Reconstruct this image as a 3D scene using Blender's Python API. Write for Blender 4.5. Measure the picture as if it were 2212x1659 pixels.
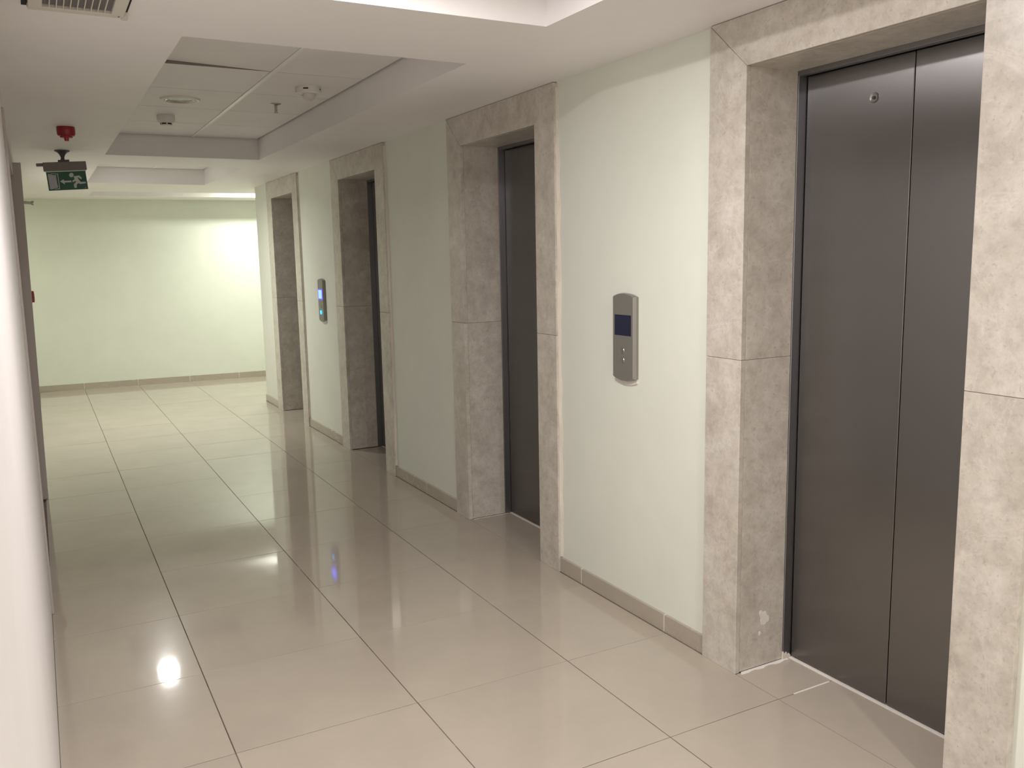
import bpy, bmesh, math, random
from mathutils import Vector, Matrix
random.seed(7)
for o in list(bpy.data.objects): bpy.data.objects.remove(o)
scene = bpy.context.scene
COL = scene.collection

# ------------------------------------------------------------------ camera
F_PX, YAW, PITCH, ROLL = 1878.88, 0.496612, -0.146493, -0.0192147
CAM = Vector((-0.41606, -2.59077, 1.49375))
fw = Vector((math.sin(YAW)*math.cos(PITCH), math.cos(YAW)*math.cos(PITCH), math.sin(PITCH)))
rt = Vector((math.cos(YAW), -math.sin(YAW), 0)); up = rt.cross(fw)
c_, s_ = math.cos(ROLL), math.sin(ROLL)
R_, U_ = c_*rt + s_*up, -s_*rt + c_*up
cd = bpy.data.cameras.new('camera'); cam = bpy.data.objects.new('camera', cd); COL.objects.link(cam)
cd.sensor_fit = 'HORIZONTAL'; cd.sensor_width = 36; cd.lens = F_PX/2212*36; cd.clip_start = 0.01
cam.matrix_world = Matrix(((R_.x, U_.x, -fw.x, CAM.x), (R_.y, U_.y, -fw.y, CAM.y), (R_.z, U_.z, -fw.z, CAM.z), (0, 0, 0, 1)))
scene.camera = cam

# ------------------------------------------------------------------ world and exposure
w = bpy.data.worlds.new('world'); scene.world = w; w.use_nodes = True
w.node_tree.nodes['Background'].inputs[0].default_value = (0, 0, 0, 1)
w.node_tree.nodes['Background'].inputs[1].default_value = 0
vs = scene.view_settings
vs.view_transform = 'Standard'; vs.look = 'None'; vs.gamma = 1; vs.use_curve_mapping = False
vs.exposure = 0.36
# downlights, the back one added for fill: x, y, watts, colour, beam angle
LAMP_NEAR = (0.39, -0.66, 23.0, (1.0, 0.945, 0.955), 174)
LAMP_BACK_FILL = (0.39, -4.10, 50.0, (1.0, 0.935, 0.95), 180)  # unseen lamp behind the camera, added as fill
LAMP_MID = (0.387, 5.89, 21.0, (0.98, 0.98, 0.92), 156)
LAMP_HALL = (2.12, 7.95, 27.0, (0.975, 1.0, 0.90), 180)
LAMP_HALL_LEFT = (-1.30, 7.80, 9.0, (1.0, 0.97, 0.82), 180)

# ------------------------------------------------------------------ materials
def new_mat(name):
    m = bpy.data.materials.new(name); m.use_nodes = True
    nt = m.node_tree; b = nt.nodes['Principled BSDF']
    return m, nt, b
def plain(name, col, rough=0.5, metal=0.0, emit=None, estr=0.0, spec=0.5, coat=0.0):
    m, nt, b = new_mat(name)
    b.inputs['Base Color'].default_value = (*col, 1); b.inputs['Roughness'].default_value = rough
    b.inputs['Metallic'].default_value = metal; b.inputs['Specular IOR Level'].default_value = spec
    b.inputs['Coat Weight'].default_value = coat
    if emit:
        b.inputs['Emission Color'].default_value = (*emit, 1); b.inputs['Emission Strength'].default_value = estr
    return m
def pos_random(nt, scale=40.0):
    g = nt.nodes.new('ShaderNodeNewGeometry'); oi = nt.nodes.new('ShaderNodeObjectInfo')
    mul = nt.nodes.new('ShaderNodeMath'); mul.operation = 'MULTIPLY'; mul.inputs[1].default_value = scale
    nt.links.new(oi.outputs['Random'], mul.inputs[0])
    add = nt.nodes.new('ShaderNodeVectorMath'); add.operation = 'ADD'
    nt.links.new(g.outputs['Position'], add.inputs[0]); nt.links.new(mul.outputs[0], add.inputs[1])
    return add.outputs[0]
def noise(nt, vec, scale, detail=4, rough=0.6, dist=0.0):
    n = nt.nodes.new('ShaderNodeTexNoise'); n.inputs['Scale'].default_value = scale
    n.inputs['Detail'].default_value = detail; n.inputs['Roughness'].default_value = rough
    n.inputs['Distortion'].default_value = dist
    if vec: nt.links.new(vec, n.inputs['Vector'])
    return n
def ramp(nt, src, stops):
    r = nt.nodes.new('ShaderNodeValToRGB'); e = r.color_ramp.elements
    while len(e) < len(stops): e.new(0.5)
    for k, (p, c) in enumerate(stops):
        e[k].position = p; e[k].color = (*c, 1) if len(c) == 3 else c
    nt.links.new(src, r.inputs[0]); return r
def mix(nt, a, b, fac, mode='MIX'):
    n = nt.nodes.new('ShaderNodeMix'); n.data_type = 'RGBA'; n.blend_type = mode
    for sock, v in ((n.inputs['Factor'], fac), (n.inputs['A'], a), (n.inputs['B'], b)):
        if hasattr(v, 'links') or isinstance(v, bpy.types.NodeSocket): nt.links.new(v, sock)
        else: sock.default_value = v if not isinstance(v, tuple) else (*v, 1)
    return n.outputs['Result']

def paint(name, col, var=0.03, bump=0.05):
    m, nt, b = new_mat(name)
    g = nt.nodes.new('ShaderNodeNewGeometry')
    n = noise(nt, g.outputs['Position'], 2.3, 5)
    lo = tuple(max(0, c*(1-var)) for c in col); hi = tuple(min(1, c*(1+var)) for c in col)
    nt.links.new(ramp(nt, n.outputs['Fac'], [(0.3, lo), (0.7, hi)]).outputs[0], b.inputs['Base Color'])
    b.inputs['Roughness'].default_value = 0.55; b.inputs['Specular IOR Level'].default_value = 0.3
    n2 = noise(nt, g.outputs['Position'], 160, 2)
    bp = nt.nodes.new('ShaderNodeBump'); bp.inputs['Strength'].default_value = bump; bp.inputs['Distance'].default_value = 0.002
    nt.links.new(n2.outputs['Fac'], bp.inputs['Height']); nt.links.new(bp.outputs[0], b.inputs['Normal'])
    return m

def marble():
    m, nt, b = new_mat('beige_marble')
    p = pos_random(nt)
    big = noise(nt, p, 8.5, 10, 0.72, 0.15)
    base = ramp(nt, big.outputs['Fac'], [(0.30, (0.47, 0.43, 0.365)), (0.48, (0.575, 0.535, 0.465)), (0.66, (0.675, 0.64, 0.57))])
    fine = noise(nt, p, 26.0, 6, 0.7)
    fr = ramp(nt, fine.outputs['Fac'], [(0.34, (0.88, 0.87, 0.86)), (0.5, (1, 1, 1)), (0.7, (1.06, 1.05, 1.04))])
    c1 = mix(nt, base.outputs[0], fr.outputs[0], 1.0, 'MULTIPLY')
    # dark fossil flecks
    vo = nt.nodes.new('ShaderNodeTexVoronoi'); vo.inputs['Scale'].default_value = 23; vo.inputs['Randomness'].default_value = 1
    warp = noise(nt, p, 7, 3); wv = nt.nodes.new('ShaderNodeVectorMath'); wv.operation = 'MULTIPLY_ADD'
    nt.links.new(warp.outputs['Color'], wv.inputs[0]); wv.inputs[1].default_value = (0.22, 0.22, 0.22); nt.links.new(p, wv.inputs[2])
    nt.links.new(wv.outputs[0], vo.inputs['Vector'])
    fl = ramp(nt, vo.outputs['Distance'], [(0.06, (0.6, 0.6, 0.6)), (0.22, (0, 0, 0))])
    gate = noise(nt, p, 9, 2); gr = ramp(nt, gate.outputs['Fac'], [(0.52, (0, 0, 0)), (0.66, (1, 1, 1))])
    fm = mix(nt, fl.outputs[0], gr.outputs[0], 1.0, 'MULTIPLY')
    c2 = mix(nt, c1, (0.38, 0.31, 0.25), fm)
    sp = noise(nt, p, 75, 3, 0.6)
    sr_ = ramp(nt, sp.outputs['Fac'], [(0.60, (0, 0, 0)), (0.74, (0.55, 0.55, 0.55))])
    c2 = mix(nt, c2, (0.36, 0.31, 0.25), sr_.outputs[0])
    # pale thin veins
    ve = noise(nt, p, 3.2, 5, 0.6, 1.4)
    vr = ramp(nt, ve.outputs['Fac'], [(0.485, (0, 0, 0)), (0.5, (0.28, 0.28, 0.28)), (0.515, (0, 0, 0))])
    c3 = mix(nt, c2, (0.78, 0.72, 0.64), vr.outputs[0])
    nt.links.new(c3, b.inputs['Base Color'])
    b.inputs['Roughness'].default_value = 0.30; b.inputs['Specular IOR Level'].default_value = 0.4
    return m

def porcelain(name, col, rough, var=0.05):
    m, nt, b = new_mat(name)
    p = pos_random(nt)
    n = noise(nt, p, 3.0, 6, 0.6)
    lo = tuple(c*(1-var) for c in col); hi = tuple(c*(1+var) for c in col)
    base = ramp(nt, n.outputs['Fac'], [(0.3, lo), (0.7, hi)])
    s = noise(nt, p, 55, 3); sp = ramp(nt, s.outputs['Fac'], [(0.68, (0, 0, 0)), (0.84, (0.2, 0.2, 0.2))])
    nt.links.new(mix(nt, base.outputs[0], tuple(c*0.8 for c in col), sp.outputs[0]), b.inputs['Base Color'])
    g = nt.nodes.new('ShaderNodeNewGeometry')
    r = noise(nt, g.outputs['Position'], 1.7, 5, 0.65)
    rr = ramp(nt, r.outputs['Fac'], [(0.3, (rough*0.6,)*3), (0.72, (rough*1.6,)*3)])
    nt.links.new(rr.outputs[0], b.inputs['Roughness'])
    b.inputs['IOR'].default_value = 1.52
    if rough < 0.1: b.inputs['Coat Weight'].default_value = 0.22; b.inputs['Coat Roughness'].default_value = 0.20
    return m

def grout():
    m, nt, b = new_mat('floor_grout')
    g = nt.nodes.new('ShaderNodeNewGeometry')
    n = noise(nt, g.outputs['Position'], 2.1, 4, 0.7)
    r = ramp(nt, n.outputs['Fac'], [(0.40, (0.09, 0.075, 0.06)), (0.63, (0.20, 0.17, 0.14)), (0.70, (0.66, 0.62, 0.56))])
    nt.links.new(r.outputs[0], b.inputs['Base Color']); b.inputs['Roughness'].default_value = 0.9
    return m

def steel(name, col, rough, aniso):
    m, nt, b = new_mat(name)
    b.inputs['Metallic'].default_value = 1.0; b.inputs['Roughness'].default_value = rough
    b.inputs['Base Color'].default_value = (*col, 1); b.inputs['Anisotropic'].default_value = aniso
    if not aniso: return m
    t = nt.nodes.new('ShaderNodeCombineXYZ'); t.inputs[1].default_value = 1.0     # grain runs upright, glints spread sideways
    nt.links.new(t.outputs[0], b.inputs['Tangent'])
    return m

M = dict(
    wall=paint('cream_wall_paint', (0.81, 0.84, 0.745)),
    wall_left=paint('white_wall_paint', (0.83, 0.80, 0.785)),
    ceil=paint('white_ceiling_paint', (0.92, 0.90, 0.885), 0.02),
    tilec=paint('mineral_ceiling_tile', (0.88, 0.86, 0.84), 0.03, 0.25),
    marble=marble(),
    seam_shade=plain('painted_seam_shade', (0.06, 0.055, 0.05), 0.9),  # shade of the tile seams, painted in as a dark colour
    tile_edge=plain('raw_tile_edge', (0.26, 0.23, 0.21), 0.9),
    enamel=plain('white_enamel_bar', (0.90, 0.89, 0.86), 0.35),
    dull_metal=plain('dull_metal', (0.40, 0.37, 0.33), 0.4, 0.3),
    floor=porcelain('polished_beige_tile', (0.475, 0.42, 0.345), 0.052),
    skirt=porcelain('beige_skirting_tile', (0.46, 0.41, 0.335), 0.22),
    grout=grout(),
    white_grout=plain('white_grout', (0.80, 0.76, 0.70), 0.9),
    plaster=paint('rough_plaster', (0.72, 0.67, 0.58), 0.10, 0.6),
    steel=steel('brushed_steel', (0.235, 0.23, 0.228), 0.27, 0.95),
    steel_dark=steel('dark_steel_frame', (0.30, 0.30, 0.31), 0.34, 0.0),
    gap=plain('dark_gap', (0.012, 0.012, 0.012), 0.8),
    panel=plain('grey_metallic_panel', (0.25, 0.245, 0.22), 0.42, 0.35),
    panel_edge=plain('light_metallic_edge', (0.30, 0.29, 0.26), 0.38, 0.5),
    screen=plain('dark_blue_screen', (0.012, 0.016, 0.05), 0.25),
    screen_lit=plain('lit_blue_screen', (0.02, 0.02, 0.1), 0.3, 0, (0.065, 0.125, 1.0), 4.5),
    screen_rim=plain('lit_violet_rim', (0.02, 0.02, 0.1), 0.3, 0, (0.045, 0.015, 1.0), 2.6),
    ring_lit=plain('lit_cyan_ring', (0.0, 0.1, 0.2), 0.3, 0, (0.01, 0.35, 1.0), 4.0),
    button=plain('steel_button', (0.35, 0.34, 0.31), 0.3, 0.8),
    white_plastic=plain('white_plastic', (0.78, 0.76, 0.71), 0.4),
    dark_plastic=plain('dark_plastic', (0.03, 0.03, 0.032), 0.5),
    grey_plastic=plain('grey_plastic', (0.085, 0.078, 0.078), 0.5),
    grey_box=plain('grey_sign_housing', (0.20, 0.18, 0.17), 0.5),
    red=plain('red_plastic', (0.30, 0.012, 0.022), 0.38),
    red_lens=plain('red_lens', (0.45, 0.02, 0.03), 0.2),
    green=plain('exit_sign_green', (0.005, 0.085, 0.045), 0.35),
    sign_white=plain('exit_sign_white', (0.62, 0.66, 0.62), 0.5),
    sign_grey=plain('exit_sign_grey', (0.50, 0.50, 0.53), 0.5),
    chrome=plain('chrome', (0.45, 0.42, 0.36), 0.25, 1.0),
    reflector=plain('lamp_reflector', (0.40, 0.38, 0.36), 0.25, 0.9),
    lens_off=plain('unlit_lamp_glass', (0.22, 0.205, 0.19), 0.3),
    casing=plain('mauve_grey_door_casing', (0.52, 0.46, 0.43), 0.45),
    leaf=plain('pale_door_leaf', (0.68, 0.64, 0.61), 0.45),
    filter=plain('grey_vent_filter', (0.20, 0.185, 0.18), 0.9),
    vent=plain('cream_vent_metal', (0.66, 0.62, 0.55), 0.45),
)

# ------------------------------------------------------------------ helpers
def mesh_of(name, bm, mats, smooth=False):
    me = bpy.data.meshes.new(name); bm.normal_update(); bm.to_mesh(me); bm.free()
    for m in (mats if isinstance(mats, (list, tuple)) else [mats]): me.materials.append(m)
    if smooth:
        for p in me.polygons: p.use_smooth = True
    return me
def link(name, me, parent=None, loc=(0, 0, 0)):
    o = bpy.data.objects.new(name, me); COL.objects.link(o); o.location = loc
    if parent: o.parent = parent
    return o
def obj(name, bm, mat, parent=None, loc=(0, 0, 0), smooth=False):
    return link(name, mesh_of(name, bm, mat, smooth), parent, loc)
def add_box(bm, x0, x1, y0, y1, z0, z1, mi=0):
    v = [bm.verts.new((x, y, z)) for z in (z0, z1) for y in (y0, y1) for x in (x0, x1)]
    fs = []
    for f in ((0, 2, 3, 1), (4, 5, 7, 6), (0, 1, 5, 4), (2, 6, 7, 3), (0, 4, 6, 2), (1, 3, 7, 5)):
        q = bm.faces.new([v[k] for k in f]); q.material_index = mi; fs.append(q)
    return v, fs
def box(x0, x1, y0, y1, z0, z1, bev=0.0):
    bm = bmesh.new(); add_box(bm, x0, x1, y0, y1, z0, z1); bm.normal_update()
    if bev: bmesh.ops.bevel(bm, geom=bm.edges[:], offset=bev, segments=1, profile=0.5, affect='EDGES')
    bm.normal_update()
    return bm
def prism(pts, axis, a, b, bev=0.0):
    """closed outline in the two other axes, extruded from a to b along axis"""
    bm = bmesh.new()
    def P(p, t):
        c = list(p); c.insert(axis, t); return c
    va = [bm.verts.new(P(p, a)) for p in pts]; vb = [bm.verts.new(P(p, b)) for p in pts]
    bm.faces.new(va); bm.faces.new(vb[::-1])
    n = len(pts)
    for k in range(n): bm.faces.new((va[k], vb[k], vb[(k+1) % n], va[(k+1) % n]))
    bmesh.ops.recalc_face_normals(bm, faces=bm.faces[:])
    if bev: bmesh.ops.bevel(bm, geom=bm.edges[:], offset=bev, segments=1, affect='EDGES')
    return bm
def lathe(profile, n=32, axis='Z'):
    bm = bmesh.new(); rings = []
    for r, z in profile:
        ring = []
        for k in range(n):
            a = 2*math.pi*k/n
            p = (r*math.cos(a), r*math.sin(a), z)
            if axis == 'X': p = (z, r*math.cos(a), r*math.sin(a))
            ring.append(bm.verts.new(p))
        rings.append(ring)
    for a, b in zip(rings, rings[1:]):
        for k in range(n): bm.faces.new((a[k], a[(k+1) % n], b[(k+1) % n], b[k]))
    bm.faces.new(rings[0]); bm.faces.new(rings[-1])
    bmesh.ops.remove_doubles(bm, verts=bm.verts[:], dist=1e-6)
    bmesh.ops.recalc_face_normals(bm, faces=bm.faces[:])
    return bm
def auto_smooth(o, deg=35):
    for p in o.data.polygons: p.use_smooth = True
    o.data.set_sharp_from_angle(angle=math.radians(deg))
    return o
def empty(name, loc=(0, 0, 0)):
    o = bpy.data.objects.new(name, None); COL.objects.link(o); o.location = loc; o.empty_display_size = 0.1; return o
def tag(o, label=None, cat=None, group=None, kind=None):
    for k, v in (('label', label), ('category', cat), ('group', group), ('kind', kind)):
        if v: o[k] = v
    return o
def struct(o, label=None): return tag(o, label=label, kind='structure')

# ------------------------------------------------------------------ measures
ZC, ZT = 2.245, 2.395                 # ceiling, coffer tile height
XW, XL = 1.674, -0.475                # elevator wall, left wall
XF = 1.655                            # face of the marble casings
YE = 6.80                             # end of the elevator wall
YB, XHL, XHR = -6.0, -3.2, 4.6        # back wall, hall ends
SK = -0.0625                          # the far hall runs slightly skewed
def far_y(x): return 9.0 + SK*x
DOORS = [(-1.38, -1.205, -0.395, -0.22), (0.797, 0.972, 1.770, 1.942), (2.955, 3.122, 3.930, 4.115), (5.105, 5.275, 6.045, 6.235)]
ZO = 2.085                            # opening height

# ------------------------------------------------------------------ floor
fl = struct(obj('floor', box(XHL, XHR, YB, 9.4, -0.08, -0.0016), M['grout']))
tile_cache = {}
def floor_tile(x0, x1, y0, y1, gx=0.0018, gy=0.0014):
    x0, x1, y0, y1 = x0+gx, x1-gx, y0+gy, y1-gy
    if x1-x0 < 0.01 or y1-y0 < 0.01: return
    key = (round(x1-x0, 4), round(y1-y0, 4))
    if key not in tile_cache:
        hx, hy = (x1-x0)/2, (y1-y0)/2
        tile_cache[key] = mesh_of('floor_tile', box(-hx, hx, -hy, hy, -0.010, 0.0, 0.0003), M['floor'])
    o = link('floor_tile', tile_cache[key], fl, ((x0+x1)/2, (y0+y1)/2, random.uniform(-0.0002, 0.0002)))
    o.rotation_euler = (random.gauss(0, 0.0006), random.gauss(0, 0.0006), 0)
for j in range(-10, 16):
    y0, y1 = j*0.6, (j+1)*0.6
    for x0, x1 in ((XL, 0.0), (0.0, 0.6), (0.6, 1.2), (1.2, XF+0.005)):
        if y0 >= 9.0: continue
        ye = min(y1, 9.0) if y1 > 8.8 else y1
        floor_tile(x0, x1, y0, ye)
for d in DOORS:
    ys = [d[1]] + [k*0.6 for k in range(-10, 20) if d[1]+0.02 < k*0.6 < d[2]-0.02] + [d[2]]
    for a, b in zip(ys, ys[1:]): floor_tile(XF+0.005, 1.9155, a, b, 0.001, 0.0013)
for k in range(5):
    for j in range(4):
        y0 = 6.6 + j*0.6; y0c, y1c = max(y0, YE+0.01), min(y0+0.6, 9.0)
        floor_tile(XW+0.6*k-0.018, XW+0.6*(k+1)-0.018, y0c, y1c)
        if XL-0.6*k > XHL+0.1: floor_tile(XL-0.6*(k+1), XL-0.6*k, y0c, y1c)

# ------------------------------------------------------------------ walls
bm = bmesh.new()
ys = [YB] + [v for d in DOORS for v in (d[0]+0.03, d[3]-0.03)] + [YE]
for a, b in zip(ys[::2], ys[1::2]): add_box(bm, XW, 2.02, a, b, -0.01, ZC+0.01)
for d in DOORS: add_box(bm, XW, 2.02, d[0]+0.03, d[3]-0.03, ZO+0.06, ZC+0.01)
struct(obj('wall_right', bm, M['wall']))
LD0, LD1 = 1.50, 3.72                 # door in the left wall
bm = bmesh.new()
for a, b in ((YB, LD0), (LD1, 6.83)): add_box(bm, XL-0.16, XL, a, b, -0.01, ZC+0.01)
add_box(bm, XL-0.16, XL, LD0, LD1, 2.12, ZC+0.01)
struct(obj('wall_left', bm, M['wall_left']))
bm = prism([(XHL, far_y(XHL)), (XHR, far_y(XHR)), (XHR, far_y(XHR)+0.15), (XHL, far_y(XHL)+0.15)], 2, -0.01, 2.50)
struct(obj('wall_far', bm, M['wall']))
struct(obj('wall_hall_right', box(2.02, XHR, YE-0.12, YE, -0.01, ZC+0.01), M['wall']))
struct(obj('wall_hall_left', box(XHL, XL-0.16, 6.71, 6.83, -0.01, ZC+0.01), M['wall']))
struct(obj('wall_hall_end_left', box(XHL-0.1, XHL, 6.71, 9.4, -0.01, 2.5), M['wall']))
struct(obj('wall_hall_end_right', box(XHR, XHR+0.1, 6.68, 9.0, -0.01, 2.5), M['wall']))
struct(obj('wall_back', box(XL-0.16, 2.02, YB-0.1, YB, -0.01, 2.5), M['wall']))

# ------------------------------------------------------------------ ceiling with coffers
CX0, CX1 = 0.09, 1.15
COFFERS = [(-3.60, 0.013), (0.625, 4.24), (4.87, 6.62)]
bm = bmesh.new()
def quad(*p): bm.faces.new([bm.verts.new(v) for v in p])
def flat(x0, x1, y0, y1): quad((x0, y0, ZC), (x0, y1, ZC), (x1, y1, ZC), (x1, y0, ZC))
YH = 7.0
flat(XL-0.2, CX0, YB, YH); flat(CX1, 2.1, YB, YH)
ys = [YB] + [v for c in COFFERS for v in c] + [YH]
for a, b in zip(ys[::2], ys[1::2]): flat(CX0, CX1, a, b)
def wallq(x0, y0, x1, y1): quad((x0, y0, ZC), (x1, y1, ZC), (x1, y1, ZT+0.06), (x0, y0, ZT+0.06))
for a, b in COFFERS:
    wallq(CX0, a, CX0, b); wallq(CX1, a, CX1, b); wallq(CX0, a, CX1, a); wallq(CX0, b, CX1, b)
# hall: skewed coffer
HX0, HX1 = 0.20, 4.2
def hn(x): return 7.735 + SK*x
def hf(x): return 8.40 + SK*x
def strip(x0, x1, fa, fb):
    quad((x0, fa(x0), ZC), (x0, fb(x0), ZC), (x1, fb(x1), ZC), (x1, fa(x1), ZC))
yh = lambda x: YH
strip(XL-0.2, HX0, yh, hn); strip(HX0, HX1, yh, hn); strip(HX1, XHR, yh, hn)
strip(XHL, XL-0.2, lambda x: 6.7, hn)
quad((2.1, 6.6, ZC), (2.1, YH, ZC), (XHR, YH, ZC), (XHR, 6.6, ZC))
strip(XHL, HX0, hn, hf); strip(HX1, XHR, hn, hf)
strip(XHL, HX0, hf, far_y); strip(HX0, HX1, hf, far_y); strip(HX1, XHR, hf, far_y)
wallq(HX0, hn(HX0), HX1, hn(HX1)); wallq(HX0, hf(HX0), HX1, hf(HX1)); wallq(HX0, hn(HX0), HX0, hf(HX0)); wallq(HX1, hn(HX1), HX1, hf(HX1))
# near-black sheet above the tiles, standing in for shade in the seams
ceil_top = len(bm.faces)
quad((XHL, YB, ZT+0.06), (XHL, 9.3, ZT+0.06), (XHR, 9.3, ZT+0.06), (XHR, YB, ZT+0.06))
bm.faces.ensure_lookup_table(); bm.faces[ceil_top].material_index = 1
bmesh.ops.remove_doubles(bm, verts=bm.verts[:], dist=1e-5)
ceil = struct(obj('ceiling', bm, [M['ceil'], M['seam_shade']]))
ct_cache = {}
def ceil_tile(x0, x1, y0, y1, lift=False):
    key = (round(x1-x0, 3), round(y1-y0, 3))
    hx, hy = (x1-x0)/2, (y1-y0)/2
    if key not in ct_cache:
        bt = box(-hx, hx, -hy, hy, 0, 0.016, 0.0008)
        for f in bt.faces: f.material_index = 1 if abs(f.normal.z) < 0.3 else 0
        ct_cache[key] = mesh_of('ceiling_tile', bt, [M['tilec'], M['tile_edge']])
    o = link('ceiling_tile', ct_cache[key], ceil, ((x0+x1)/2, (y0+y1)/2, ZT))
    if lift:
        o.rotation_euler = (0.004, 0.030, 0); o.location.z += 0.0085
    return o
XS = 0.684
for ci, (a, b) in enumerate(COFFERS):
    y0 = {0: -3.60, 1: 0.606, 2: 4.87}[ci]
    rows = [y0 + 0.6*k for k in range(7)]
    rows = [max(a, v) for v in rows if v < b-0.05] + [b]
    for r0, r1 in zip(rows, rows[1:]):
        lo, hi = r0 + (0.006 if r0 == a else 0.003), r1 - (0.010 if r1 == b else 0.003)
        lift = ci == 1 and abs(r0-1.206) < 0.01
        ceil_tile(CX0+0.006, XS-0.0115, lo, hi, lift); ceil_tile(XS+0.0115, CX1-0.011, lo, hi)
    bb = box(XS-0.011, XS+0.011, a+0.004, b-0.004, ZT-0.004, ZT+0.012, 0.0008)
    obj('grid_bar', bb, M['enamel'], ceil)
for k in range(7):
    x0 = HX0 + 0.6*k; x1 = min(HX1, x0+0.6)
    if x1-x0 < 0.05: continue
    pts = [(x0+0.003, hn(x0)+0.006), (x1-0.003, hn(x1)+0.006), (x1-0.003, hf(x1)-0.006), (x0+0.003, hf(x0)-0.006)]
    obj('ceiling_tile', prism(pts, 2, ZT, ZT+0.012), M['tilec'], ceil)

# ------------------------------------------------------------------ skirting
bb = struct(empty('baseboard_right', (XW, 0, 0)))
SKH = 0.072
def skirt_run(parent, y0, y1, off=0.016):
    js = [y0] + [0.6*k + off for k in range(-12, 16) if y0+0.03 < 0.6*k+off < y1-0.03] + [y1]
    for n, (a, b) in enumerate(zip(js, js[1:])):
        obj('skirting_tile', box(XF+0.008-XW, 0.004, a+0.0025, b-0.0025, -0.001, SKH, 0.0012), M['skirt'], parent)
        if b != y1: obj('joint', box(XF+0.0092-XW, 0.004, b-0.0026, b+0.0026, 0, SKH-0.001), M['white_grout'], parent)
prev = YB
for d in DOORS:
    skirt_run(bb, prev+0.001, d[0]-0.001); prev = d[3]
skirt_run(bb, prev+0.001, YE+0.012)
bf = struct(empty('baseboard_far', (0, 9.0, 0)))
ang = math.atan(SK); bf.rotation_euler = (0, 0, ang)
for k in range(-5, 8):
    a, b = 0.6*k+0.0, 0.6*k+0.6
    if b < -3.0 or a > 4.5: continue
    obj('skirting_tile', box(a+0.0025, b-0.0025, -0.016, 0.004, -0.001, SKH, 0.0012), M['skirt'], bf)
    obj('joint', box(b-0.0026, b+0.0026, -0.0146, 0.004, 0, SKH-0.001), M['white_grout'], bf)
bh = struct(empty('baseboard_hall', (XW, YE, 0)))
for k in range(4): obj('skirting_tile', box(-0.01+0.6*k+0.002, 0.59+0.6*k-0.002, -0.004, 0.012, -0.001, SKH, 0.0012), M['skirt'], bh)

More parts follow.
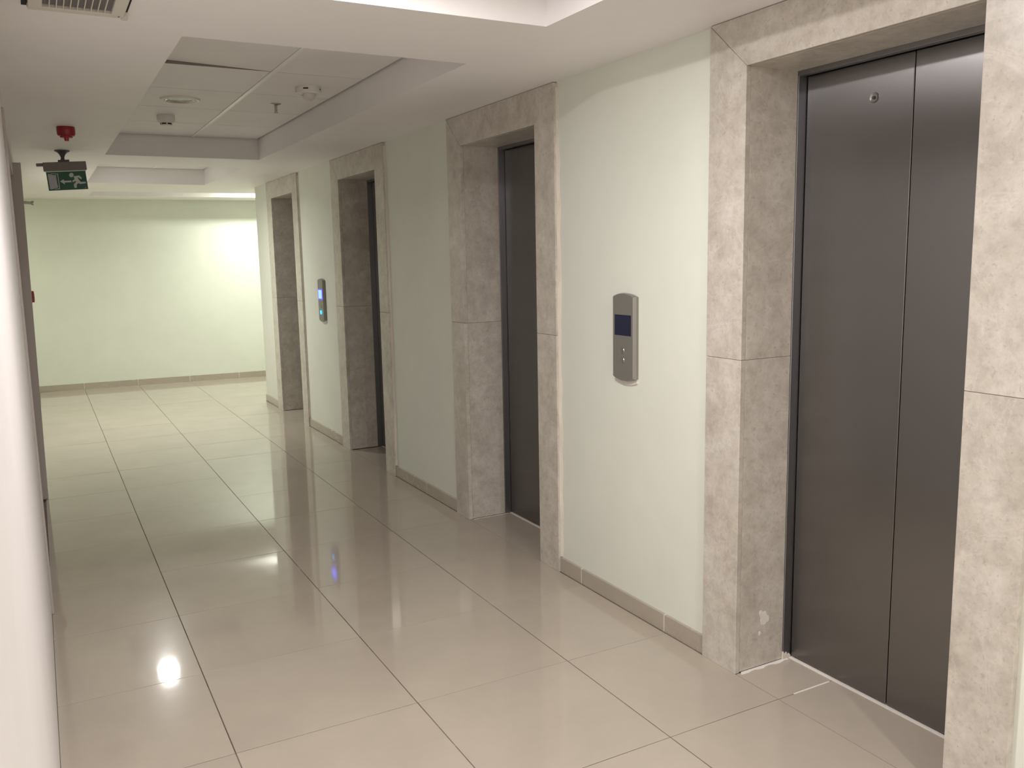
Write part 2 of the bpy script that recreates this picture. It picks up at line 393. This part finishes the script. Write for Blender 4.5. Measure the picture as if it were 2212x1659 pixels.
# ------------------------------------------------------------------ elevator doorways
LABELS = ['elevator doorway with steel double doors and marble surround, white smear on its jamb',
          'elevator doorway with rough plaster down one side, beside the unlit call panel',
          'elevator doorway in shade beside the glowing blue call panel',
          'elevator doorway at the hall corner, last of the four marble surrounds']
def seam_z(k): return 1.128
def slab_pts(y0, y1, z0, z1): return [(y0, z0), (y1, z0), (y1, z1), (y0, z1)]
def elevator(k, d):
    a, b, c, e = d                      # near outer, near inner, far inner, far outer
    y_mid = (b+c)/2
    root = struct(empty('door_%d' % (k+1), (XF, y_mid, 0)), LABELS[k])
    def P(name, bm, mat): return obj(name, bm, mat, root, (-XF, -y_mid, 0))
    zs, g, X1 = seam_z(k), 0.0006, XW+0.002
    top = ZC - 0.002
    # face casings: lower and upper slabs each side, mitred head
    for (o, i) in ((a, b), (e, c)):
        P('casing_slab', prism(slab_pts(min(o, i), max(o, i), 0.0, zs-g), 0, XF, X1, 0.0012), M['marble'])
        P('casing_slab', prism([(o, zs+g), (i, zs+g), (i, ZO-g), (o, top-2*g)], 0, XF, X1, 0.0012), M['marble'])
    P('head_slab', prism([(a+2*g, top), (e-2*g, top), (c-g, ZO), (b+g, ZO)], 0, XF, X1, 0.0012), M['marble'])
    # reveals
    for y, s in ((b, -1), (c, 1)):
        for z0, z1 in ((0.004, zs-g), (zs+g, ZO+0.02)):
            P('jamb_slab', box(X1+0.0005, 1.885, min(y, y+s*0.022), max(y, y+s*0.022), z0, z1, 0.0005), M['marble'])
    P('soffit_slab', box(X1+0.0005, 1.885, b, c, ZO, ZO+0.022, 0.001), M['marble'])
    # steel frame and the two sliding panels
    for y, s in ((b, -1), (c, 1)):
        P('steel_jamb', box(1.886, 1.93, min(y-s*0.003, y+s*0.02), max(y-s*0.003, y+s*0.02), 0.001, ZO+0.01, 0.0015), M['steel_dark'])
    P('steel_head', box(1.886, 1.914, b-0.02, c+0.02, ZO-0.015, ZO+0.03, 0.0015), M['steel_dark'])
    P('dark_recess', box(1.962, 1.99, b-0.03, c+0.03, 0.0, ZO+0.03), M['gap'])
    ym = y_mid - 0.012
    p1 = P('door_panel', box(1.925, 1.955, ym+0.0015, c-0.0055, 0.008, ZO+0.010, 0.0018), M['steel'])
    p2 = P('door_panel', box(1.925, 1.955, b+0.0055, ym-0.0015, 0.008, ZO+0.010, 0.0018), M['steel'])
    if k == 0:
        lk = obj('lock_ring', lathe([(0.0, 0.0015), (0.0095, 0.0015), (0.0115, 0.0), (0.0135, -0.0008), (0.0155, -0.002), (0.0165, 0.001)][::-1], 28, 'X'), M['button'], p1, (1.9235, -0.672, 1.958))
        tag(auto_smooth(lk), 'small round emergency release keyhole')
        obj('lock_core', lathe([(0.0, -0.003), (0.0050, -0.003), (0.0055, 0.001)], 20, 'X'), M['dark_plastic'], p1, (1.9235, -0.672, 1.958))
    P('sill', box(1.9150, 1.98, b, c, -0.002, 0.003, 0.0006), M['white_grout'])
    if k < 2:
        # white grout squeezed out along the far reveal
        pts = []
        n = 14
        for q in range(n+1):
            x = XF+0.018 + (1.905-XF-0.018)*q/n; pts.append((x, c-0.012-0.004*math.sin(q*1.3)-random.uniform(0, 0.004)*(1 if k == 0 else 0.4)))
        pts = pts + [(1.905, c+0.001), (XF+0.03, c+0.001)]
        if k == 1: pts = [(x, c-(c-y)*0.55) for x, y in pts]
        P('grout_bead', prism(pts, 2, 0.0002, 0.0018), M['white_grout'])
    if k == 0:
        P('grout_bead', box(1.73, 1.9, -0.6045, -0.5985, 0.0, 0.0012), M['white_grout'])
        # putty at the foot of the steel jamb and the smear on the reveal
        pts = [(1.884, 0.0), (1.924, 0.0), (1.922, 0.012), (1.915, 0.019), (1.908, 0.014), (1.902, 0.027), (1.893, 0.020), (1.886, 0.032)]
        P('plaster_lump', prism(pts, 1, c-0.0055, c+0.001), M['plaster'])
        random.seed(3)
        for (cx, cz, sx, sz, n) in ((1.775, 0.200, 0.009, 0.016, 9), (1.789, 0.182, 0.017, 0.026, 11), (1.806, 0.178, 0.008, 0.014, 8), (1.771, 0.128, 0.006, 0.008, 7)):
            pp = []
            for q in range(n):
                t = 2*math.pi*q/n; r = random.uniform(0.7, 1.15); pp.append((cx+sx*r*math.cos(t), cz+sz*r*math.sin(t)))
            P('plaster_lump', prism(pp, 1, c-0.0013-random.uniform(0, 0.0006), c+0.001), M['white_grout'])
    if k in (1, 2, 3):
        # rough filler between casing and wall on the side that faces down the corridor
        random.seed(20+k)
        n = 34; zt = top-0.02; z0 = SKH+0.004
        bm2 = bmesh.new(); prevv = None
        wmax = (0.0, 0.020, 0.014, 0.0)[k] or 0.006
        for q in range(n+1):
            z = z0 + (zt-z0)*q/n
            d0 = random.uniform(0.35, 1.0)*wmax; x0 = XF + random.uniform(0.003, 0.011)
            ring = [bm2.verts.new((x0, a+0.001, z)), bm2.verts.new((x0+0.002, a-d0*0.35, z)), bm2.verts.new((XW-0.001, a-d0, z)), bm2.verts.new((XW+0.004, a-d0, z)), bm2.verts.new((XW+0.004, a+0.001, z))]
            if prevv:
                for s in range(5): bm2.faces.new((prevv[s], prevv[(s+1) % 5], ring[(s+1) % 5], ring[s]))
            else: bm2.faces.new(ring)
            prevv = ring
        bm2.faces.new(prevv[::-1]); bmesh.ops.recalc_face_normals(bm2, faces=bm2.faces[:])
        tag(P('plaster_filler', bm2, M['plaster']), 'uneven whitish plaster along the casing edge')
    return root
for k, d in enumerate(DOORS): elevator(k, d)

# ------------------------------------------------------------------ door in the left wall, seen almost edge-on
ld = struct(empty('door_5', (XL, (LD0+LD1)/2, 0)), 'side door in mauve grey casing, seen almost edge-on')
def LP(name, bm, mat, par=None): return obj(name, bm, mat, ld, (-XL, -(LD0+LD1)/2, 0))
def lean_post(x1_bot, x1_top, y0, y1, z1):
    bm = bmesh.new(); v, f = add_box(bm, XL-0.10, 0, y0, y1, 0, z1)
    for q in v:
        if q.co.x == 0: q.co.x = x1_top if q.co.z > 0.5 else x1_bot
    bmesh.ops.bevel(bm, geom=bm.edges[:], offset=0.002, segments=1, affect='EDGES')
    return bm
LP('casing_post', lean_post(-0.466, -0.466, LD0+0.006, LD0+0.10, 2.115), M['casing'])
LP('casing_post', lean_post(-0.459, -0.430, LD1-0.10, LD1-0.002, 2.112), M['casing'])
LP('casing_head', box(XL-0.10, -0.474, LD0+0.10, LD1-0.10, 2.03, 2.118, 0.002), M['casing'])
LDM = (LD0+LD1)/2
for y0, y1 in ((LD0+0.105, LDM-0.0015), (LDM+0.0015, LD1-0.105)):
    LP('door_leaf', box(XL-0.06, XL-0.015, y0, y1, 0.006, 2.027, 0.002), M['leaf'])
LP('dark_recess', box(XL-0.12, XL-0.10, LD0-0.01, LD1+0.01, 0.0, 2.12), M['gap'])

# ------------------------------------------------------------------ call panels
def call_panel(yc, lit, label):
    root = tag(empty('elevator_call_panel', (XW, yc, 1.158)), label, 'call panel')
    W2, H2, D = 0.078, 0.165, 0.023
    # outline with bowed top and bottom
    n = 12; out = []
    for q in range(n+1):
        t = -1+2*q/n; out.append((W2*t, H2+0.014*(1-t*t)))
    for q in range(n+1):
        t = 1-2*q/n; out.append((W2*t, -H2-0.014*(1-t*t)))
    inner = [(y*0.86, z*0.985) for y, z in out]
    bm = bmesh.new()
    r0 = [bm.verts.new((0.0, y*0.97, z*0.99)) for y, z in out]; r1 = [bm.verts.new((-D*0.55, y, z)) for y, z in out]
    r2 = [bm.verts.new((-D, y, z)) for y, z in inner]
    m_ = len(out)
    for A, B, mi in ((r0, r1, 1), (r1, r2, 1)):
        for q in range(m_):
            f = bm.faces.new((A[q], A[(q+1) % m_], B[(q+1) % m_], B[q])); f.material_index = mi
    bm.faces.new(r2); bm.faces.new(r0[::-1])
    bmesh.ops.recalc_face_normals(bm, faces=bm.faces[:])
    body = obj('housing', bm, [M['panel'], M['panel_edge']], root)
    # mounting plate peeping out below
    pl = [(y*0.93, z*0.9-0.034) for y, z in out]
    obj('mounting_plate', prism(pl, 0, -0.006, 0.003), M['white_plastic'], root)
    x = -D
    if lit:
        s = obj('screen', box(x-0.0012, x+0.002, -0.058, 0.058, 0.006, 0.090), M['screen_rim'], root)
        tag(s, 'glowing blue display'); obj('lit_field', box(x-0.0018, x, -0.042, 0.050, 0.014, 0.084), M['screen_lit'], s)
    else:
        tag(obj('screen', box(x-0.0012, x+0.002, -0.056, 0.054, 0.008, 0.091), M['screen'], root), 'dark blue display')
    for z, on in ((-0.054, False), (-0.093, False)) if not lit else ((-0.054, False), (-0.100, True)):
        bt = obj('button', lathe([(0.0, -0.0035), (0.010, -0.003), (0.0125, 0.0), (0.0135, 0.002)], 24, 'X'), M['button'], root, (x, 0.0, z))
        auto_smooth(bt)
        if on:
            tor = bmesh.new()
            prof = [(0.0095, -0.0045), (0.0165, -0.0045), (0.0165, -0.001), (0.0095, -0.001)]
            rings = [[tor.verts.new((h, r*math.cos(2*math.pi*q/28), r*math.sin(2*math.pi*q/28))) for q in range(28)] for r, h in prof]
            for s in range(4):
                A, B = rings[s], rings[(s+1) % 4]
                for q in range(28): tor.faces.new((A[q], A[(q+1) % 28], B[(q+1) % 28], B[q]))
            bmesh.ops.recalc_face_normals(tor, faces=tor.faces[:])
            tag(obj('light_ring', tor, M['ring_lit'], bt), 'glowing cyan ring')
    return root
call_panel(0.277, False, 'grey metal elevator call panel with a dark, unlit screen')
call_panel(4.525, True, 'grey metal elevator call panel with a glowing blue screen')

# ------------------------------------------------------------------ downlights
def downlight(x, y, watts, col, beam, label, zt=ZT):
    root = tag(empty('downlight', (x, y, zt)), label, 'ceiling light', 'round recessed downlights')
    ring = obj('trim_ring', lathe([(0.080, 0.000), (0.080, -0.006), (0.088, -0.011), (0.100, -0.009), (0.107, -0.002), (0.107, 0.000)], 48), M['white_plastic'], root)
    auto_smooth(ring)
    bm = bmesh.new(); prof = [(0.0805, -0.0095), (0.074, -0.006), (0.066, -0.0025)]
    if watts: prof = [(0.0805, -0.004), (0.079, -0.003), (0.078, -0.002)]
    rings = [[bm.verts.new((r*math.cos(2*math.pi*q/48), r*math.sin(2*math.pi*q/48), z)) for q in range(48)] for r, z in prof]
    for A, B in zip(rings, rings[1:]):
        for q in range(48): bm.faces.new((A[q], A[(q+1) % 48], B[(q+1) % 48], B[q]))
    ref = obj('reflector', bm, M['reflector'], root, smooth=True)
    if watts:
        lm = plain('lit_lamp_glass', (0.8, 0.8, 0.8), 0.4, 0, col, 22.0)
        obj('lamp_glass', lathe([(0.0, -0.0035), (0.078, -0.0035), (0.079, -0.002)], 48), lm, root)
        ld_ = bpy.data.lights.new('downlight_lamp', 'AREA'); ld_.shape = 'DISK'; ld_.size = 0.15; ld_.energy = watts; ld_.color = col; ld_.spread = math.radians(beam)
        lo = bpy.data.objects.new('downlight_lamp', ld_); COL.objects.link(lo); lo.parent = root; lo.location = (0, 0, -0.0125)
    else:
        obj('lamp_glass', lathe([(0.0, -0.0022), (0.066, -0.0022), (0.0665, -0.0008)], 48), M['lens_off'], root)
    return root
downlight(0.385, 2.715, 0, None, 0, 'unlit round downlight in the ceiling tile beside the sprinkler')
downlight(*LAMP_NEAR, 'lit round downlight in the coffer before the steel double doors')
downlight(*LAMP_BACK_FILL, 'unseen fill downlight added in the flat ceiling near the back wall', ZC)
downlight(*LAMP_MID, 'lit round downlight in the short coffer near the last doorway')
downlight(*LAMP_HALL, 'lit round downlight in the skewed hall coffer')
downlight(*LAMP_HALL_LEFT, 'lit round downlight in the flat ceiling of the side hall', ZC)

# ------------------------------------------------------------------ ceiling devices
def smoke(x, y):
    r = tag(empty('smoke_detector', (x, y, ZT)), 'small white smoke detector with dark slots on the ceiling tile', 'smoke detector')
    auto_smooth(obj('base', lathe([(0.052, 0), (0.053, -0.006), (0.053, -0.026), (0.049, -0.038), (0.040, -0.046)], 40), M['white_plastic'], r))
    c = auto_smooth(obj('chamber', lathe([(0.034, -0.044), (0.034, -0.058), (0.030, -0.063), (0.0, -0.064)], 40), M['white_plastic'], r))
    for q in range(6):
        a = 2*math.pi*q/6 - math.pi/2 + math.pi/6
        bm = bmesh.new(); pts = []
        for z in (-0.0475, -0.0565):
            for t in range(6):
                aa = a + (t/5-0.5)*0.80; pts.append((aa, z))
        v = [bm.verts.new((0.0346*math.cos(aa), 0.0346*math.sin(aa), z)) for aa, z in pts]
        for t in range(5): bm.faces.new((v[t], v[t+1], v[t+7], v[t+6]))
        obj('slot', bm, M['dark_plastic'], c)
    return r
smoke(0.385, 3.33)
def motion(x, y):
    r = tag(empty('motion_detector', (x, y, ZT)), 'round white motion detector with domed lens on the ceiling tile', 'detector')
    b = auto_smooth(obj('base', lathe([(0.066, 0), (0.068, -0.010), (0.068, -0.030), (0.062, -0.036)], 48), M['white_plastic'], r))
    auto_smooth(obj('lens', lathe([(0.040, -0.034), (0.038, -0.046), (0.030, -0.058), (0.018, -0.065), (0.0, -0.067)], 40), plain('milky_lens', (0.66, 0.64, 0.60), 0.3), r))
    for a, wd, m in ((-2.05, 0.20, 'dark_plastic'), (-0.75, 0.08, 'grey_plastic')):
        bm = bmesh.new(); v = [bm.verts.new((0.0685*math.cos(a+t), 0.0685*math.sin(a+t), z)) for z in (-0.010, -0.018) for t in (-wd, -wd/3, wd/3, wd)]
        for t in range(3): bm.faces.new((v[t], v[t+1], v[t+5], v[t+4]))
        obj('slot', bm, M[m], b)
    kn = auto_smooth(obj('led', lathe([(0.010, -0.034), (0.010, -0.040), (0.0, -0.044)], 16), M['white_plastic'], r, (-0.046, -0.022, 0)))
    return r
motion(0.945, 2.125)
sp = tag(empty('sprinkler', (0.905, 2.67, ZT)), 'thin metal sprinkler head hanging from the ceiling tile', 'sprinkler')
auto_smooth(obj('escutcheon', lathe([(0.030, 0), (0.029, -0.003), (0.012, -0.008), (0.010, -0.010)], 32), M['button'], sp))
auto_smooth(obj('stem', lathe([(0.010, -0.008), (0.0065, -0.014), (0.0048, -0.018), (0.0048, -0.046)], 20), M['dull_metal'], sp))
obj('frame_arm', box(-0.0085, -0.0065, -0.0015, 0.0015, -0.050, -0.014), M['dull_metal'], sp)
obj('frame_arm', box(0.0065, 0.0085, -0.0015, 0.0015, -0.050, -0.014), M['dull_metal'], sp)
auto_smooth(obj('deflector', lathe([(0.012, -0.050), (0.012, -0.052), (0.0, -0.053)], 24), M['dull_metal'], sp))

# red sounder on the flat ceiling
sr = tag(empty('alarm_sounder', (-0.193, 2.95, ZC)), 'red fire alarm sounder on the ceiling above the exit sign', 'alarm')
auto_smooth(obj('body', lathe([(0.046, 0), (0.047, -0.012), (0.046, -0.040), (0.040, -0.049), (0.033, -0.051), (0.031, -0.058)], 40), M['red'], sr))
auto_smooth(obj('beacon', lathe([(0.014, -0.056), (0.012, -0.066), (0.010, -0.076), (0.0, -0.077)], 24), M['red_lens'], sr))

# ------------------------------------------------------------------ exit sign
es = tag(empty('exit_sign', (-0.182, 4.08, ZC)), 'green running man exit sign with left arrow hanging below the ceiling', 'exit sign')
es.rotation_euler = (0, 0, 0)
st = auto_smooth(obj('stem', lathe([(0.046, 0), (0.047, -0.006), (0.030, -0.014), (0.018, -0.028), (0.012, -0.042), (0.011, -0.055), (0.014, -0.060), (0.014, -0.066)], 36), M['grey_plastic'], es))
tilt = math.radians(-3.9)
def ES(name, bm, mat, par=None):
    o = obj(name, bm, mat, par or es)
    if par is None: o.location = (0.004, 0, -0.066); o.rotation_euler = (0, tilt, 0)
    return o
ES('mount_foot', box(-0.034, 0.034, -0.018, 0.018, -0.010, 0.004, 0.002), M['grey_plastic'])
hs = ES('housing', box(-0.128, 0.132, -0.026, 0.026, -0.066, -0.010, 0.003), M['grey_box'])
obj('test_button', box(-0.166, -0.128, 0.000, 0.020, -0.032, -0.012, 0.002), M['grey_box'], hs)
obj('light_slot', box(-0.122, 0.126, -0.014, 0.014, -0.071, -0.066), M['white_plastic'], hs)
pl = ES('sign_plate', box(-0.116, 0.122, -0.003, 0.003, -0.192, -0.072, 0.0008), M['green'])
# pictogram: traced outlines, in units of the plate (u right, v down)
def uv(px, py):
    ax, ay = 705.0, -18.0; bx_, by_ = 56.0, 329.0
    dx, dy = px-311.0, py-1140.0; det = ax*by_-ay*bx_
    return (dx*by_-dy*bx_)/det, (ax*dy-ay*dx)/det
def glyph(name, pts, mat, raw=False):
    q = []
    for p in pts:
        u, v = uv(*p); q.append((-0.116+0.238*u, -0.072-0.120*v))
    return obj(name, prism(q, 1, -0.0040, -0.0028), mat, pl)
glyph('door_symbol', [(340, 1172), (402, 1174), (420, 1188), (490, 1194), (497, 1212), (488, 1218), (518, 1372), (530, 1386), (522, 1420), (462, 1428), (455, 1440), (388, 1446)], M['sign_grey'])
glyph('door_frame_symbol', [(400, 1160), (522, 1166), (564, 1440), (470, 1448), (470, 1438), (550, 1430), (512, 1176), (402, 1168)], M['sign_white'])
glyph('arrow_symbol', [(562, 1305), (625, 1268), (633, 1296), (760, 1293), (766, 1322), (641, 1327), (650, 1362)], M['sign_white'])
glyph('head_symbol', [(763+41*math.cos(2*math.pi*k/24), 1194+40*math.sin(2*math.pi*k/24)) for k in range(24)], M['sign_white'])
glyph('body_symbol', [(800, 1218), (905, 1203), (955, 1250), (940, 1275), (888, 1238), (872, 1241), (935, 1320), (1022, 1318), (1030, 1346), (930, 1357), (890, 1342), (862, 1367), (862, 1427), (822, 1427), (808, 1363), (847, 1318), (840, 1298), (797, 1322), (778, 1300), (820, 1272), (818, 1248)], M['sign_white'])
glyph('maker_mark', [(1005, 1424), (1034, 1423), (1035, 1431), (1006, 1432)], M['sign_grey'])

# ------------------------------------------------------------------ things on the left wall beyond the door
cp = tag(empty('fire_call_point', (XL, 4.75, 1.262)), 'small red fire alarm call point on the wall beyond the side door', 'call point')
obj('body', box(0, 0.046, -0.043, 0.043, -0.041, 0.041, 0.004), M['red'], cp)
obj('push_plate', box(0.046, 0.048, -0.026, 0.026, -0.022, 0.022), M['white_plastic'], cp)
pg = tag(empty('wall_peg', (XL, 4.55, 1.932)), 'short chrome tube with capped end sticking out high beyond the side door', 'wall fitting')
pg.rotation_euler = (0, math.radians(3.5), 0)
auto_smooth(obj('tube', lathe([(0.0105, 0.0), (0.0105, 0.086)], 24, 'X'), M['chrome'], pg))
auto_smooth(obj('cap', lathe([(0.0115, 0.082), (0.0165, 0.088), (0.0165, 0.100), (0.010, 0.102)], 24, 'X'), M['chrome'], pg))
auto_smooth(obj('flange', lathe([(0.022, 0.0), (0.022, 0.004), (0.011, 0.006)], 24, 'X'), M['chrome'], pg))

# ------------------------------------------------------------------ ceiling vent
VX0, VX1, VY1, VZ = -0.366, -0.112, 0.398, 2.229
VY0 = VY1-0.52
av = tag(empty('air_vent', ((VX0+VX1)/2, (VY0+VY1)/2, ZC)), 'cream slatted air vent hanging loose from the ceiling', 'air vent')
def VP(name, bm, mat, par=None): return obj(name, bm, mat, av, (-(VX0+VX1)/2, -(VY0+VY1)/2, -ZC))
VP('dark_gap', box(VX0-0.016, VX1+0.012, VY0-0.02, VY1+0.028, ZC-0.0015, ZC+0.0005), M['gap'])
fr = 0.036
VP('frame_rail', box(VX0, VX1, VY1-fr, VY1, VZ-0.003, ZC-0.002, 0.0015), M['vent'])
VP('frame_rail', box(VX0, VX1, VY0, VY0+fr, VZ-0.003, ZC-0.002, 0.0015), M['vent'])
VP('frame_stile', box(VX0, VX0+fr, VY0+fr, VY1-fr, VZ-0.003, ZC-0.002, 0.0015), M['vent'])
VP('frame_stile', box(VX1-fr, VX1, VY0+fr, VY1-fr, VZ-0.003, ZC-0.002, 0.0015), M['vent'])
VP('filter', box(VX0+fr, VX1-fr, VY0+fr, VY1-fr, VZ+0.007, VZ+0.010), M['filter'])
ns = 10
for q in range(1, ns):
    x = VX0+fr + (VX1-VX0-2*fr)*q/ns
    VP('slat', box(x-0.0014, x+0.0014, VY0+fr, VY1-fr, VZ-0.001, VZ+0.007), M['vent'])
VP('screw', lathe([(0.003, VZ-0.003), (0.003, VZ-0.0042), (0.0, VZ-0.0045)], 12), M['grey_plastic']).location += Vector((VX1-0.014, VY1-0.020, 0))
random.seed(11)
pts = [(VX1-0.004, VY1-0.012)] + [(VX1+0.004+0.011*math.cos(t)*random.uniform(.7, 1.2), VY1+0.004+0.016*math.sin(t)*random.uniform(.7, 1.2)) for t in [k*0.62-1.6 for k in range(8)]]
VP('plaster_lump', prism(pts, 2, VZ-0.004, ZC-0.001), M['plaster'])
pts = [(VX0-0.002+(VX1-VX0)*k/16, VY1+random.uniform(0.004, 0.012)) for k in range(17)] + [(VX1, VY1-0.004), (VX0, VY1-0.004)]
VP('plaster_edge', prism(pts, 2, VZ+0.004, ZC-0.001), M['plaster'])
